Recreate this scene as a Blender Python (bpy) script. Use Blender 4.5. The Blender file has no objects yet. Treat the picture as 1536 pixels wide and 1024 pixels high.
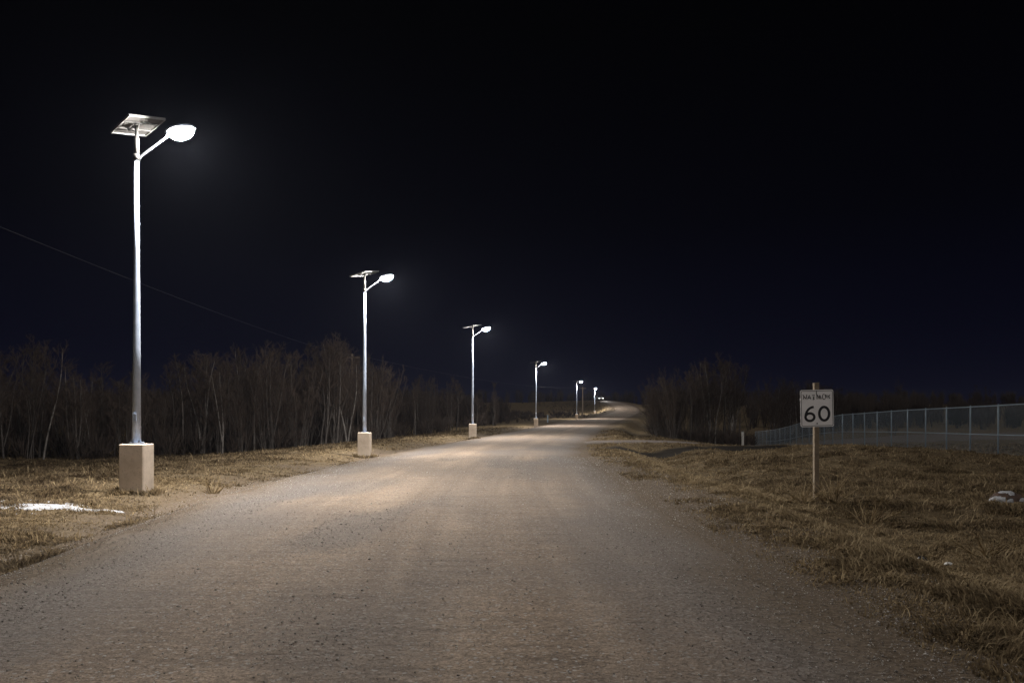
import bpy, math, random
import numpy as np
from mathutils import Vector, Matrix

# ------------------------------------------------------------------ camera, world, moon, exposure
sc = bpy.context.scene
COL = sc.collection
CAM_Z, FPX, HX, HY = 1.55, 1152.0, 768.0, 626.0
cd = bpy.data.cameras.new("camera"); cam = bpy.data.objects.new("camera", cd); COL.objects.link(cam)
cam.location = (0, 0, CAM_Z); cam.rotation_euler = (math.radians(90), 0, 0)
cd.sensor_width = 36; cd.lens = 27; cd.shift_y = 0.0742; cd.clip_start = 0.1; cd.clip_end = 5000
sc.camera = cam

world = bpy.data.worlds.new("World"); sc.world = world; world.use_nodes = True
nt = world.node_tree; nt.nodes.clear()
o_ = nt.nodes.new("ShaderNodeOutputWorld"); bg = nt.nodes.new("ShaderNodeBackground")
tc = nt.nodes.new("ShaderNodeTexCoord"); sp = nt.nodes.new("ShaderNodeSeparateXYZ"); cr = nt.nodes.new("ShaderNodeValToRGB")
nt.links.new(tc.outputs["Generated"], sp.inputs[0]); nt.links.new(sp.outputs["Z"], cr.inputs[0])
nt.links.new(cr.outputs[0], bg.inputs[0]); nt.links.new(bg.outputs[0], o_.inputs[0]); bg.inputs[1].default_value = 1.0
els = cr.color_ramp.elements
els[0].position = 0.0; els[0].color = (0.0022, 0.0024, 0.0090, 1)
els[1].position = 0.45; els[1].color = (0.00006, 0.00006, 0.0003, 1)
e = els.new(0.10); e.color = (0.0011, 0.0012, 0.0054, 1)
e = els.new(0.24); e.color = (0.0003, 0.0003, 0.0017, 1)

MOON_AZ, MOON_EL, MOON = 40.0, 42.0, 0.86
sl = bpy.data.lights.new("moon", "SUN"); sl.energy = MOON; sl.angle = math.radians(0.6); sl.color = (1.0, 0.95, 0.90)
moon = bpy.data.objects.new("moon", sl); COL.objects.link(moon)
_d = Vector((math.cos(math.radians(MOON_AZ)) * math.cos(math.radians(MOON_EL)),
             -math.sin(math.radians(MOON_AZ)) * math.cos(math.radians(MOON_EL)), math.sin(math.radians(MOON_EL))))
moon.rotation_euler = _d.to_track_quat('Z', 'Y').to_euler()

sc.view_settings.view_transform = 'Standard'; sc.view_settings.look = 'None'
sc.view_settings.exposure = 0.0; sc.view_settings.gamma = 1.0
sc.cycles.use_denoising = True
sc.cycles.max_bounces = 4; sc.cycles.diffuse_bounces = 2; sc.cycles.glossy_bounces = 2
sc.cycles.volume_bounces = 0; sc.cycles.transparent_max_bounces = 8
sc.cycles.sample_clamp_indirect = 4.0

LAMP_RADIANCE = 4300.0
HAZE_DENSITY = 0.00010

random.seed(7); rng = np.random.default_rng(11)

# ------------------------------------------------------------------ helpers
def at(px, py, d):
    return Vector(((px - HX) / FPX * d, d, CAM_Z - (py - HY) / FPX * d))

def tag(o, label=None, cat=None, group=None, kind=None):
    if label: o["label"] = label
    if cat: o["category"] = cat
    if group: o["group"] = group
    if kind: o["kind"] = kind
    return o

def empty(name, loc, rz=0.0):
    o = bpy.data.objects.new(name, None); COL.objects.link(o)
    o.location = loc; o.rotation_euler = (0, 0, rz); o.empty_display_size = 0.2
    return o

def dup(root, loc, rz=0.0, scale=None):
    def cp(o, parent):
        c = o.copy(); COL.objects.link(c)
        if parent is not None: c.parent = parent
        for ch in [x for x in o.children]: cp(ch, c)
        return c
    r = cp(root, None); r.location = loc; r.rotation_euler = (0, 0, rz)
    if scale is not None: r.scale = scale
    return r

class MB:
    def __init__(self): self.v = []; self.f = []; self.t = []
    def add(self, vs, fs, tint=0.5):
        n = len(self.v); self.v.extend([tuple(p) for p in vs]); self.f.extend([tuple(i + n for i in f) for f in fs])
        self.t.extend([tint] * len(vs)); return self
    def box(self, c, s, M=None, bev=0.0):
        x, y, z = s[0] / 2, s[1] / 2, s[2] / 2
        if bev <= 0:
            vs = [(-x, -y, -z), (x, -y, -z), (x, y, -z), (-x, y, -z), (-x, -y, z), (x, -y, z), (x, y, z), (-x, y, z)]
            fs = [(3, 2, 1, 0), (4, 5, 6, 7), (0, 1, 5, 4), (1, 2, 6, 5), (2, 3, 7, 6), (3, 0, 4, 7)]
        else:
            b = bev; vs = []; fs = []
            def ring(hx, hy, z, c):
                return [(-hx + c, -hy, z), (hx - c, -hy, z), (hx, -hy + c, z), (hx, hy - c, z), (hx - c, hy, z), (-hx + c, hy, z), (-hx, hy - c, z), (-hx, -hy + c, z)]
            for hx, hy, zz in ((x - b, y - b, -z), (x, y, -z + b), (x, y, z - b), (x - b, y - b, z)):
                vs += ring(hx, hy, zz, b)
            for k in range(3):
                for i in range(8):
                    j = (i + 1) % 8; fs.append((k * 8 + i, k * 8 + j, k * 8 + 8 + j, k * 8 + 8 + i))
            fs.append(tuple(range(7, -1, -1))); fs.append(tuple(range(24, 32)))
        vs = [Vector(p) for p in vs]
        if M is not None: vs = [M @ p for p in vs]
        c = Vector(c); return self.add([p + c for p in vs], fs)
    def tube(self, path, rad, n=8, cap=True):
        path = [Vector(p) for p in path]
        if not hasattr(rad, "__len__"): rad = [rad] * len(path)
        vs = []; fs = []
        for i, p in enumerate(path):
            d = (path[min(i + 1, len(path) - 1)] - path[max(i - 1, 0)])
            d = d.normalized() if d.length > 1e-9 else Vector((0, 0, 1))
            ref = Vector((0, 0, 1)) if abs(d.z) < 0.9 else Vector((1, 0, 0))
            a = d.cross(ref).normalized(); b = d.cross(a).normalized()
            for k in range(n):
                t = 2 * math.pi * k / n
                vs.append(p + (a * math.cos(t) + b * math.sin(t)) * rad[i])
        for i in range(len(path) - 1):
            for k in range(n):
                j = (k + 1) % n
                fs.append((i * n + k, i * n + j, i * n + n + j, i * n + n + k))
        if cap:
            fs.append(tuple(range(n - 1, -1, -1))); m = (len(path) - 1) * n; fs.append(tuple(range(m, m + n)))
        return self.add(vs, fs)
    def prism(self, pts, y0, y1):
        """outline in x/z, extruded along y"""
        n = len(pts); vs = [(p[0], y0, p[1]) for p in pts] + [(p[0], y1, p[1]) for p in pts]
        fs = [tuple(range(n)), tuple(range(2 * n - 1, n - 1, -1))]
        for i in range(n):
            j = (i + 1) % n; fs.append((j, i, i + n, j + n))
        return self.add(vs, fs)
    def build(self, name, mat, parent=None, smooth=False):
        me = bpy.data.meshes.new(name); me.from_pydata(self.v, [], self.f)
        return link_mesh(name, me, mat, parent, smooth)

def link_mesh(name, me, mat, parent=None, smooth=False):
    if mat is not None: me.materials.append(mat)
    if smooth: me.polygons.foreach_set("use_smooth", [True] * len(me.polygons))
    me.update()
    o = bpy.data.objects.new(name, me); COL.objects.link(o)
    if parent is not None: o.parent = parent
    return o

def np_mesh(name, V, F, smooth=False, **attrs):
    """V (n,3); F list of (m,k) int arrays"""
    me = bpy.data.meshes.new(name)
    V = np.ascontiguousarray(V, dtype=np.float32)
    me.vertices.add(len(V)); me.vertices.foreach_set("co", V.ravel())
    loops = np.concatenate([f.ravel() for f in F]).astype(np.int32)
    tot = np.concatenate([np.full(len(f), f.shape[1], dtype=np.int32) for f in F])
    start = np.concatenate([[0], np.cumsum(tot)[:-1]]).astype(np.int32)
    me.loops.add(len(loops)); me.loops.foreach_set("vertex_index", loops)
    me.polygons.add(len(tot)); me.polygons.foreach_set("loop_start", start); me.polygons.foreach_set("loop_total", tot)
    if smooth: me.polygons.foreach_set("use_smooth", np.ones(len(tot), dtype=bool))
    for k, a in attrs.items():
        at_ = me.attributes.new(k, 'FLOAT', 'POINT'); at_.data.foreach_set("value", np.ascontiguousarray(a, dtype=np.float32))
    me.update(calc_edges=True); me.validate()
    return me

# value noise
_T = np.random.default_rng(3).random((256, 256))
def vnoise(x, y):
    xi = np.floor(x).astype(int); yi = np.floor(y).astype(int); fx = x - xi; fy = y - yi
    fx = fx * fx * (3 - 2 * fx); fy = fy * fy * (3 - 2 * fy)
    a = _T[xi % 256, yi % 256]; b = _T[(xi + 1) % 256, yi % 256]; c = _T[xi % 256, (yi + 1) % 256]; d = _T[(xi + 1) % 256, (yi + 1) % 256]
    return (a * (1 - fx) + b * fx) * (1 - fy) + (c * (1 - fx) + d * fx) * fy
def fbm(x, y, oct=4):
    s = 0; a = 0.5
    for k in range(oct):
        s = s + a * vnoise(x * 2 ** k + 17.3 * k, y * 2 ** k + 5.1 * k); a *= 0.5
    return s
def sstep(a, b, x):
    t = np.clip((x - a) / (b - a), 0, 1); return t * t * (3 - 2 * t)

# ------------------------------------------------------------------ materials
def mat(name, col=(0.5, 0.5, 0.5), rough=0.8, metal=0.0):
    m = bpy.data.materials.new(name); m.use_nodes = True
    b = m.node_tree.nodes["Principled BSDF"]
    b.inputs["Base Color"].default_value = (*col, 1); b.inputs["Roughness"].default_value = rough; b.inputs["Metallic"].default_value = metal
    return m
def N(m, t, **kw):
    n = m.node_tree.nodes.new(t)
    for k, v in kw.items():
        if hasattr(n, k): setattr(n, k, v)
        else: n.inputs[k].default_value = v
    return n
def L(m, a, b): m.node_tree.links.new(a, b)
def bsdf(m): return m.node_tree.nodes["Principled BSDF"]
def ramp(m, fac, stops):
    r = N(m, "ShaderNodeValToRGB"); L(m, fac, r.inputs[0]); els = r.color_ramp.elements
    while len(els) < len(stops): els.new(0.5)
    for e, (p, c) in zip(els, stops): e.position = p; e.color = (*c, 1)
    return r.outputs[0]
def coord(m, kind="Object", scale=(1, 1, 1)):
    t = N(m, "ShaderNodeTexCoord"); mp = N(m, "ShaderNodeMapping"); mp.inputs["Scale"].default_value = scale
    L(m, t.outputs[kind], mp.inputs[0]); return mp.outputs[0]
def noise(m, vec, scale, detail=4, rough=0.55):
    n = N(m, "ShaderNodeTexNoise"); n.inputs["Scale"].default_value = scale; n.inputs["Detail"].default_value = detail
    n.inputs["Roughness"].default_value = rough; L(m, vec, n.inputs["Vector"]); return n.outputs["Fac"]
def mixc(m, fac, a, b, mode='MIX'):
    n = N(m, "ShaderNodeMix", data_type='RGBA', blend_type=mode)
    for s, v in ((n.inputs[0], fac), (n.inputs[6], a), (n.inputs[7], b)):
        if hasattr(v, "is_linked"): L(m, v, s)
        elif isinstance(v, tuple): s.default_value = (*v, 1)
        else: s.default_value = v
    return n.outputs[2]
def math_(m, op, a, b=None, c=None):
    n = N(m, "ShaderNodeMath", operation=op)
    for s, v in zip(n.inputs, (a, b, c)):
        if v is None: continue
        if hasattr(v, "is_linked"): L(m, v, s)
        else: s.default_value = v
    return n.outputs[0]
def bump(m, h, strength=0.4, dist=0.02):
    b = N(m, "ShaderNodeBump"); b.inputs["Strength"].default_value = strength; b.inputs["Distance"].default_value = dist
    L(m, h, b.inputs["Height"]); L(m, b.outputs[0], bsdf(m).inputs["Normal"])
def attr(m, name):
    a = N(m, "ShaderNodeAttribute"); a.attribute_name = name; return a.outputs["Fac"]

M = {}
def noisy(name, c1, c2, scale, rough=0.8, metal=0.0, bs=0.0, bd=0.01, kind="Object", detail=5):
    m = mat(name, c1, rough, metal); v = coord(m, kind); n = noise(m, v, scale, detail)
    L(m, ramp(m, n, [(0.3, c1), (0.7, c2)]), bsdf(m).inputs["Base Color"])
    if bs: bump(m, noise(m, v, scale * 6, 3), bs, bd)
    M[name] = m; return m

noisy("galvanised", (0.30, 0.355, 0.46), (0.40, 0.455, 0.56), 9, 0.42, 0.25, 0.05, 0.002)
noisy("arm_metal", (0.10, 0.11, 0.13), (0.15, 0.16, 0.18), 9, 0.6)
noisy("dark_metal", (0.035, 0.035, 0.035), (0.06, 0.058, 0.056), 12, 0.5, 0.4)
noisy("panel_back", (0.034, 0.032, 0.031), (0.050, 0.047, 0.045), 3, 0.6)
noisy("panel_glass", (0.012, 0.016, 0.035), (0.02, 0.025, 0.05), 8, 0.12)
noisy("alu_frame", (0.15, 0.15, 0.15), (0.20, 0.20, 0.20), 20, 0.4, 0.3)
noisy("fence_metal", (0.15, 0.195, 0.24), (0.21, 0.26, 0.31), 7, 0.45, 0.2)
noisy("wood_post", (0.14, 0.105, 0.07), (0.23, 0.18, 0.125), 14, 0.85, 0, 0.3, 0.004)
noisy("utility_wood", (0.11, 0.085, 0.065), (0.17, 0.13, 0.10), 9, 0.9, 0, 0.3, 0.01)
noisy("sign_white", (0.82, 0.80, 0.81), (0.88, 0.86, 0.87), 4, 0.45)
noisy("sign_black", (0.012, 0.012, 0.016), (0.02, 0.02, 0.024), 10, 0.5)
noisy("bark", (0.030, 0.025, 0.022), (0.085, 0.072, 0.064), 3.0, 0.9, 0, 0.5, 0.01)
noisy("pale_bark", (0.070, 0.062, 0.056), (0.20, 0.18, 0.165), 2.6, 0.85, 0, 0.5, 0.01)
noisy("twig", (0.034, 0.022, 0.016), (0.060, 0.041, 0.030), 1.3, 0.9)
noisy("snow", (0.20, 0.20, 0.21), (0.50, 0.51, 0.55), 26, 0.6, 0, 0.5, 0.02)
noisy("rusty_rock", (0.016, 0.011, 0.010), (0.09, 0.045, 0.028), 9, 0.8, 0, 0.6, 0.01)
noisy("black_plastic", (0.008, 0.009, 0.012), (0.02, 0.022, 0.028), 20, 0.3)
noisy("white_litter", (0.55, 0.53, 0.50), (0.72, 0.70, 0.68), 30, 0.6)
noisy("cable", (0.035, 0.035, 0.04), (0.05, 0.05, 0.06), 2, 0.6)
noisy("car_paint", (0.62, 0.63, 0.66), (0.70, 0.71, 0.73), 3, 0.25)
noisy("tyre", (0.012, 0.012, 0.012), (0.02, 0.02, 0.02), 12, 0.85)
noisy("car_glass", (0.012, 0.014, 0.018), (0.02, 0.022, 0.026), 4, 0.08)
noisy("red_lens", (0.30, 0.02, 0.015), (0.34, 0.025, 0.02), 20, 0.3)

def emis(name, col, strength):
    m = mat(name, col, 0.4); b = bsdf(m)
    b.inputs["Emission Color"].default_value = (*col, 1); b.inputs["Emission Strength"].default_value = strength
    M[name] = m
emis("lamp_light", (1.0, 0.96, 0.90), LAMP_RADIANCE)
emis("headlight_on", (1.0, 0.97, 0.92), 6.0)

# concrete with stains and pits
m = mat("concrete", (0.4, 0.35, 0.3), 0.9); v = coord(m)
n1 = noise(m, v, 2.2, 6); n2 = noise(m, v, 34, 4)
c = ramp(m, n1, [(0.3, (0.42, 0.345, 0.275)), (0.55, (0.55, 0.46, 0.375)), (0.75, (0.62, 0.53, 0.44))])
c = mixc(m, ramp(m, n2, [(0.36, (.6, .6, .6)), (0.42, (0, 0, 0))]), c, (0.34, 0.285, 0.24))
L(m, c, bsdf(m).inputs["Base Color"]); bump(m, n2, 0.35, 0.01); M["concrete"] = m

# gravel road: u across, v along are in metres from the sheet's own attributes
m = mat("gravel_road", (0.2, 0.18, 0.15), 0.95)
cu = N(m, "ShaderNodeCombineXYZ"); L(m, attr(m, "u"), cu.inputs[0]); L(m, attr(m, "v"), cu.inputs[1])
def scaled(m, vec, s):
    mp = N(m, "ShaderNodeMapping"); mp.inputs["Scale"].default_value = s; L(m, vec, mp.inputs[0]); return mp.outputs[0]
v = coord(m)
streak = noise(m, scaled(m, cu.outputs[0], (2.6, 0.05, 1)), 1.0, 5, 0.6)
patch = noise(m, scaled(m, cu.outputs[0], (0.5, 0.22, 1)), 1.0, 4)
grit = noise(m, v, 55, 3, 0.7); grit2 = noise(m, v, 16, 4, 0.65)
vo = N(m, "ShaderNodeTexVoronoi"); vo.inputs["Scale"].default_value = 48; L(m, v, vo.inputs["Vector"])
c = ramp(m, streak, [(0.32, (0.172, 0.125, 0.090)), (0.5, (0.234, 0.175, 0.128)), (0.68, (0.308, 0.236, 0.176))])
c = mixc(m, math_(m, "MULTIPLY", attr(m, "track"), ramp(m, patch, [(0.3, (1, 1, 1)), (0.7, (.45, .45, .45))])), c, (0.330, 0.254, 0.190))  # pale wheel tracks, plus brightness painted into the far stretch
c = mixc(m, ramp(m, patch, [(0.35, (0, 0, 0)), (0.65, (0.75, 0.75, 0.75))]), c, (0.168, 0.132, 0.106))
c = mixc(m, ramp(m, grit2, [(0.35, (0.5, 0.5, 0.5)), (0.60, (0, 0, 0))]), c, (0.092, 0.073, 0.060))
wash = noise(m, scaled(m, cu.outputs[0], (0.9, 5.5, 1)), 1.0, 5, 0.62)
c = mixc(m, 0.8, c, ramp(m, wash, [(0.30, (0.62, 0.60, 0.58)), (0.47, (1, 1, 1)), (0.72, (1.14, 1.13, 1.11))]), 'MULTIPLY')
c = mixc(m, 0.95, c, ramp(m, grit, [(0.28, (0.38, 0.36, 0.35)), (0.5, (1, 1, 1)), (0.70, (1.6, 1.56, 1.52))]), 'MULTIPLY')
stc = N(m, "ShaderNodeSeparateColor"); L(m, vo.outputs["Color"], stc.inputs[0])
c = mixc(m, ramp(m, stc.outputs[0], [(0.90, (0, 0, 0)), (0.97, (0.8, 0.8, 0.8))]), c, (0.33, 0.31, 0.29))
loose = attr(m, "loose")
coarse = ramp(m, noise(m, v, 30, 3, 0.75), [(0.33, (0.050, 0.043, 0.041)), (0.5, (0.118, 0.101, 0.092)), (0.66, (0.245, 0.222, 0.205))])
c = mixc(m, math_(m, 'MULTIPLY', loose, 0.92), c, coarse)
vd = ramp(m, noise(m, v, 22, 5, 0.7), [(0.3, (0.050, 0.037, 0.027)), (0.5, (0.112, 0.084, 0.060)), (0.72, (0.20, 0.158, 0.118))])
c = mixc(m, attr(m, "verge"), c, vd)
c = mixc(m, math_(m, 'MULTIPLY', 0.0, ramp(m, grit2, [(0.35, (1, 1, 1)), (0.7, (0.35, 0.35, 0.35))])), c, (0.120, 0.099, 0.083))
L(m, c, bsdf(m).inputs["Base Color"])
hh = math_(m, 'ADD', math_(m, 'ADD', math_(m, 'MULTIPLY', grit, 0.5), math_(m, 'MULTIPLY', wash, 0.9)), math_(m, 'MULTIPLY', grit2, 1.0)); bump(m, hh, 0.75, 0.035)
bsdf(m).inputs["Specular IOR Level"].default_value = 0.15
M["gravel_road"] = m

# ground: dirt by the road, thatch of dead grass elsewhere
m = mat("field_ground", (0.15, 0.11, 0.07), 1.0); v = coord(m)
a = noise(m, v, 0.35, 5); b_ = noise(m, v, 3.2, 6, 0.65); f_ = noise(m, scaled(m, v, (14, 30, 14)), 1.0, 5, 0.7)
thatch = ramp(m, b_, [(0.28, (0.052, 0.038, 0.023)), (0.48, (0.130, 0.096, 0.055)), (0.7, (0.215, 0.160, 0.092))])
thatch = mixc(m, 0.8, thatch, ramp(m, f_, [(0.3, (0.4, 0.4, 0.4)), (0.5, (0.95, 0.95, 0.95)), (0.7, (1.4, 1.35, 1.25))]), 'MULTIPLY')
thatch = mixc(m, ramp(m, a, [(0.45, (0, 0, 0)), (0.7, (0.6, 0.6, 0.6))]), thatch, (0.088, 0.066, 0.043))
dirt = ramp(m, noise(m, v, 22, 5, 0.7), [(0.3, (0.050, 0.037, 0.027)), (0.5, (0.112, 0.084, 0.060)), (0.72, (0.20, 0.158, 0.118))])
L(m, mixc(m, attr(m, "mud"), mixc(m, attr(m, "dirt"), thatch, dirt), (0.018, 0.014, 0.010)), bsdf(m).inputs["Base Color"])  # near-black shade of the ditch painted over the ground colour
bump(m, math_(m, 'ADD', f_, b_), 0.8, 0.06); bsdf(m).inputs["Specular IOR Level"].default_value = 0.1
M["field_ground"] = m

def tinted(name, stops, rough=0.95):
    m = mat(name, (0.2, 0.2, 0.2), rough); L(m, ramp(m, attr(m, "tint"), stops), bsdf(m).inputs["Base Color"])
    bsdf(m).inputs["Specular IOR Level"].default_value = 0.15; M[name] = m
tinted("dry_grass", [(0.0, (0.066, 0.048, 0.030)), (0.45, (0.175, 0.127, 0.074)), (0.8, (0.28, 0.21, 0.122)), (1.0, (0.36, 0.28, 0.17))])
m = M["dry_grass"]; tl = N(m, "ShaderNodeBsdfTranslucent"); mx = N(m, "ShaderNodeMixShader"); mx.inputs[0].default_value = 0.45
L(m, bsdf(m).inputs["Base Color"].links[0].from_socket, tl.inputs[0]); L(m, bsdf(m).outputs[0], mx.inputs[1]); L(m, tl.outputs[0], mx.inputs[2])
L(m, mx.outputs[0], m.node_tree.nodes["Material Output"].inputs[0])
tinted("stones", [(0.0, (0.05, 0.045, 0.045)), (0.5, (0.17, 0.15, 0.135)), (0.9, (0.26, 0.23, 0.21)), (1.0, (0.52, 0.50, 0.47))], 0.8)
tinted("far_twigs", [(0.0, (0.020, 0.015, 0.012)), (1.0, (0.060, 0.045, 0.037))])

# ------------------------------------------------------------------ terrain
LD = np.array([-60, 0, 4.5, 7, 9.5, 15.7, 27, 38.8, 52, 75, 91, 115, 156, 185, 200, 212, 222, 232, 245, 258, 268, 290, 330, 480])
LX = np.array([-5.0, -4.8, -4.75, -4.7, -5.1, -5.7, -5.4, -4.6, -2.5, 1.0, 3.4, 7.0, 14.7, 19.9, 23.4, 27.6, 29.9, 30.4, 29.7, 28.0, 26.2, 20, 9, -40])
RD = np.array([-60, 0, 4.8, 7, 15.7, 27, 33, 38.8, 52, 75, 91, 115, 156, 185, 200, 212, 222, 232, 245, 258, 268, 290, 330, 480])
RX = np.array([2.6, 2.55, 2.5, 2.35, 2.5, 2.75, 2.95, 3.4, 5.2, 8.6, 11.2, 15.4, 23.2, 28.9, 32.1, 35.5, 36.9, 37.2, 36.0, 33.8, 32.2, 26, 15, -34])
ZD = np.array([-60, 0, 40, 52, 91, 156, 185, 200, 212, 222, 232, 245, 258, 268, 290, 400, 600])
ZZ = np.array([0, 0, 0.02, 0.12, 0.52, 1.28, 1.7, 2.15, 3.0, 4.0, 5.0, 6.1, 7.0, 7.5, 7.7, 8.8, 9.5])
def smooth_tab(xs, ys):
    g = np.arange(xs[0], xs[-1] + .5, 0.5); v = np.interp(g, xs, ys)
    k = np.hanning(17); k /= k.sum()
    w = np.convolve(np.pad(v, 8, mode='edge'), k, 'valid')
    return lambda q: np.interp(q, g, w)
fL, fR, fZ = smooth_tab(LD, LX), smooth_tab(RD, RX), smooth_tab(ZD, ZZ)
fLz = smooth_tab(np.array([-60, 0, 20, 46, 60, 80, 105, 150, 200, 225, 250, 300, 400, 700]), np.array([-.4, -.4, -.5, -1.0, -1.0, -.8, .0, 1.3, 1.9, 2.4, 4.2, 7.3, 9, 10.]))
fRz = smooth_tab(np.array([-60, 0, 20, 36, 45, 58, 80, 108, 130, 160, 200, 240, 300, 400, 700]), np.array([-.3, -.3, -.25, -.25, -.3, -.6, -1.35, -2.55, -2.6, -1.4, 1.4, 4.4, 6.6, 8, 10.]))

SIDE = np.array([(2.0, 44.5, 2.6), (6, 46.5, 2.4), (10.5, 51, 2.6), (18, 62, 3.4), (26, 79, 3.8), (38, 108, 4.5), (55, 130, 8), (85, 146, 16), (140, 152, 22), (220, 155, 24)], float)
def side_dist(x, y):
    best = np.full(x.shape, 1e9); W = np.full(x.shape, 5.0)
    for (x0, y0, w0), (x1, y1, w1) in zip(SIDE[:-1], SIDE[1:]):
        dx, dy = x1 - x0, y1 - y0; t = np.clip(((x - x0) * dx + (y - y0) * dy) / (dx * dx + dy * dy), 0, 1)
        q = np.hypot(x - x0 - t * dx, y - y0 - t * dy); w = w0 + (w1 - w0) * t
        k = q < best; best = np.where(k, q, best); W = np.where(k, w, W)
    return best, W

def base_h(x, y):
    """height of the land with no road cut into it"""
    l, r, z = fL(y), fR(y), fZ(y)
    sL = np.maximum(l - x, 0); sR = np.maximum(x - r, 0)
    wl = np.where(y > 190, sstep(1.0, 6.5 + 13.5 * (1 - sstep(190, 215, y)), sL), sstep(2.2, 20, sL)); wr = sstep(1.0, 12, sR)
    far = sstep(120, 180, y)
    h = z + (fLz(y) - z) * wl + (fRz(y) - z) * wr
    h = h - 0.16 * np.exp(-((sL - 1.0) / 0.9) ** 2) * (sL > 0) * (1 - far) * sstep(0, .5, sL)
    q, w = side_dist(x, y); qs = sstep(0.3, 4.0, q - w / 2)
    h = h - qs * 0.40 * np.exp(-((sR - 3.5) / 1.3) ** 2) * (1 - far) * sstep(5, 9, y) + qs * .10 * np.exp(-((sR - 1.9) / .8) ** 2) * (1 - far) * sstep(5, 9, y)
    h = h + 0.62 * np.exp(-((x - 13.0) / 4.6) ** 2 - ((y - 29) / 4.0) ** 2) + 0.30 * np.exp(-((x - 20.0) / 5) ** 2 - ((y - 27) / 3.5) ** 2)
    off = sstep(0.4, 3.0, np.maximum(sL, sR))
    h = h + .30 * np.exp(-((x - 6.2) / 1.7) ** 2 - ((y - 15.2) / 1.6) ** 2)
    off = off * qs
    h = h + off * (np.where(sR > 0, .32, .2) * (fbm(x * 0.8, y * 0.8, 4) - 0.47) + 0.30 * (fbm(x * .12 + 40, y * .12, 3) - .44) * sstep(14, 40, y))
    return h
def road_z(x, y):
    l, r, z = fL(y), fR(y), fZ(y)
    t = np.clip((x - l) / (r - l), 0, 1)
    return z + 0.05 * (1 - (2 * t - 1) ** 2) + 0.018 * (fbm(x * 1.1 + 9, y * 0.35, 3) - 0.45)
def in_road(x, y):
    return np.minimum(x - fL(y), fR(y) - x)           # > 0 inside
def ground_h(x, y):
    h = base_h(x, y); e = in_road(x, y)
    h = h - sstep(-0.05, 0.5, e) * (0.07 + 0.0012 * np.clip(y, 0, 400))
    q, w = side_dist(x, y)
    s = sstep(w / 2 + .5, w / 2 - .6, q) if False else 1 - sstep(w / 2 - .6, w / 2 + .5, q)
    return h - s * (0.05 + 0.0012 * np.clip(y, 0, 400)) * (e < 0)
def H(x, y): return float(ground_h(np.array([float(x)]), np.array([float(y)]))[0])

def axis(*segs):
    out = []
    for a, b, s in segs: out.append(np.arange(a, b, s))
    return np.concatenate(out)
gx = axis((-1500, -420, 90), (-420, -90, 10), (-90, -26, 1.2), (-26, 28, 0.28), (28, 100, 1.2), (100, 420, 10), (420, 1501, 90))
gy = axis((-120, -6, 4), (-6, 2, 0.8), (2, 45, 0.26), (45, 130, 0.7), (130, 420, 3.0), (420, 1901, 60))
X, Y = np.meshgrid(gx, gy); xf, yf = X.ravel(), Y.ravel()
Zg = ground_h(xf, yf)
far = np.hypot(xf, yf); Zg = np.where(far > 600, np.minimum(Zg, 10), Zg)
nx, ny = len(gx), len(gy)
idx = np.arange(nx * ny).reshape(ny, nx)
F = np.stack([idx[:-1, :-1], idx[:-1, 1:], idx[1:, 1:], idx[1:, :-1]], -1).reshape(-1, 4)
e = -in_road(xf, yf)
wob = (fbm(xf * 0.6, yf * 0.35 + 30, 4) - 0.47) * 2.4
rightside = (xf > fR(yf))
wid = np.where(rightside, 0.95, 1.5)
dirt = 1 - sstep(0.25 * wid, 1.9 * wid, e + wob * wid)
q, w = side_dist(xf, yf); dirt = np.maximum(dirt, 1 - sstep(w / 2, w / 2 + 1.0, q))
def ditch_shade_at(x, y):  # where ditch shade is painted, in front of the side road
    k = 0 * x
    for (x0, y0), (x1, y1) in (((6.5, 38.5), (11, 42)), ((11, 42), (15.5, 48)), ((15.5, 48), (21, 60))):
        dx, dy = x1 - x0, y1 - y0; t = np.clip(((x - x0) * dx + (y - y0) * dy) / (dx * dx + dy * dy), 0, 1)
        k = np.maximum(k, 1 - sstep(1.0, 2.6, np.hypot(x - x0 - t * dx, y - y0 - t * dy) + 1.6 * (fbm(x * .5, y * .5, 3) - .45)))
    return k
mud = ditch_shade_at(xf, yf)
me = np_mesh("ground", np.stack([xf, yf, Zg], 1), [F], True, dirt=dirt, mud=mud)
tag(link_mesh("ground", me, M["field_ground"]), kind="structure")

# main road sheet, edges dipping under the verge
ry = axis((-50, 3, 0.8), (3, 45, 0.22), (45, 130, 0.6), (130, 400, 1.6))
K = 46
t = np.linspace(0, 1, K)
l, r = fL(ry) - 0.35, fR(ry) + 0.35
RXg = l[:, None] + (r - l)[:, None] * t[None, :]; RYg = np.repeat(ry[:, None], K, 1)
rx, ryf = RXg.ravel(), RYg.ravel()
e = in_road(rx, ryf)
ed = (fbm(rx * 0.9 + 3, ryf * 0.8, 4) - 0.47) * 0.9
rz = road_z(rx, ryf)
rz = rz - (0.10 + 0.0012 * np.clip(ryf, 0, 400)) * (1 - sstep(-0.35, 0.05, e + ed * .9))
loose = np.clip((1 - sstep(0.2, 2.6, e + ed * 2.0)) * 1.0 + 0.6 * sstep(.48, .66, fbm(rx * .5 + 70, ryf * .18, 3)) + .5 * np.exp(-((rx + 1.0 - (fL(ryf) + fR(ryf)) / 2 - 1.4) / .5) ** 2) * vnoise(rx, ryf * .2), 0, 1) * (1 - sstep(60, 110, ryf) * .8)  # thinned far off, which also paints the distant road brighter
arc = np.repeat(np.concatenate([[0], np.cumsum(np.hypot(np.diff((fL(ry) + fR(ry)) / 2), np.diff(ry)))])[:, None], K, 1).ravel()
uu = rx - ((fL(ryf) + fR(ryf)) / 2)
trk = 0 * uu
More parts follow.
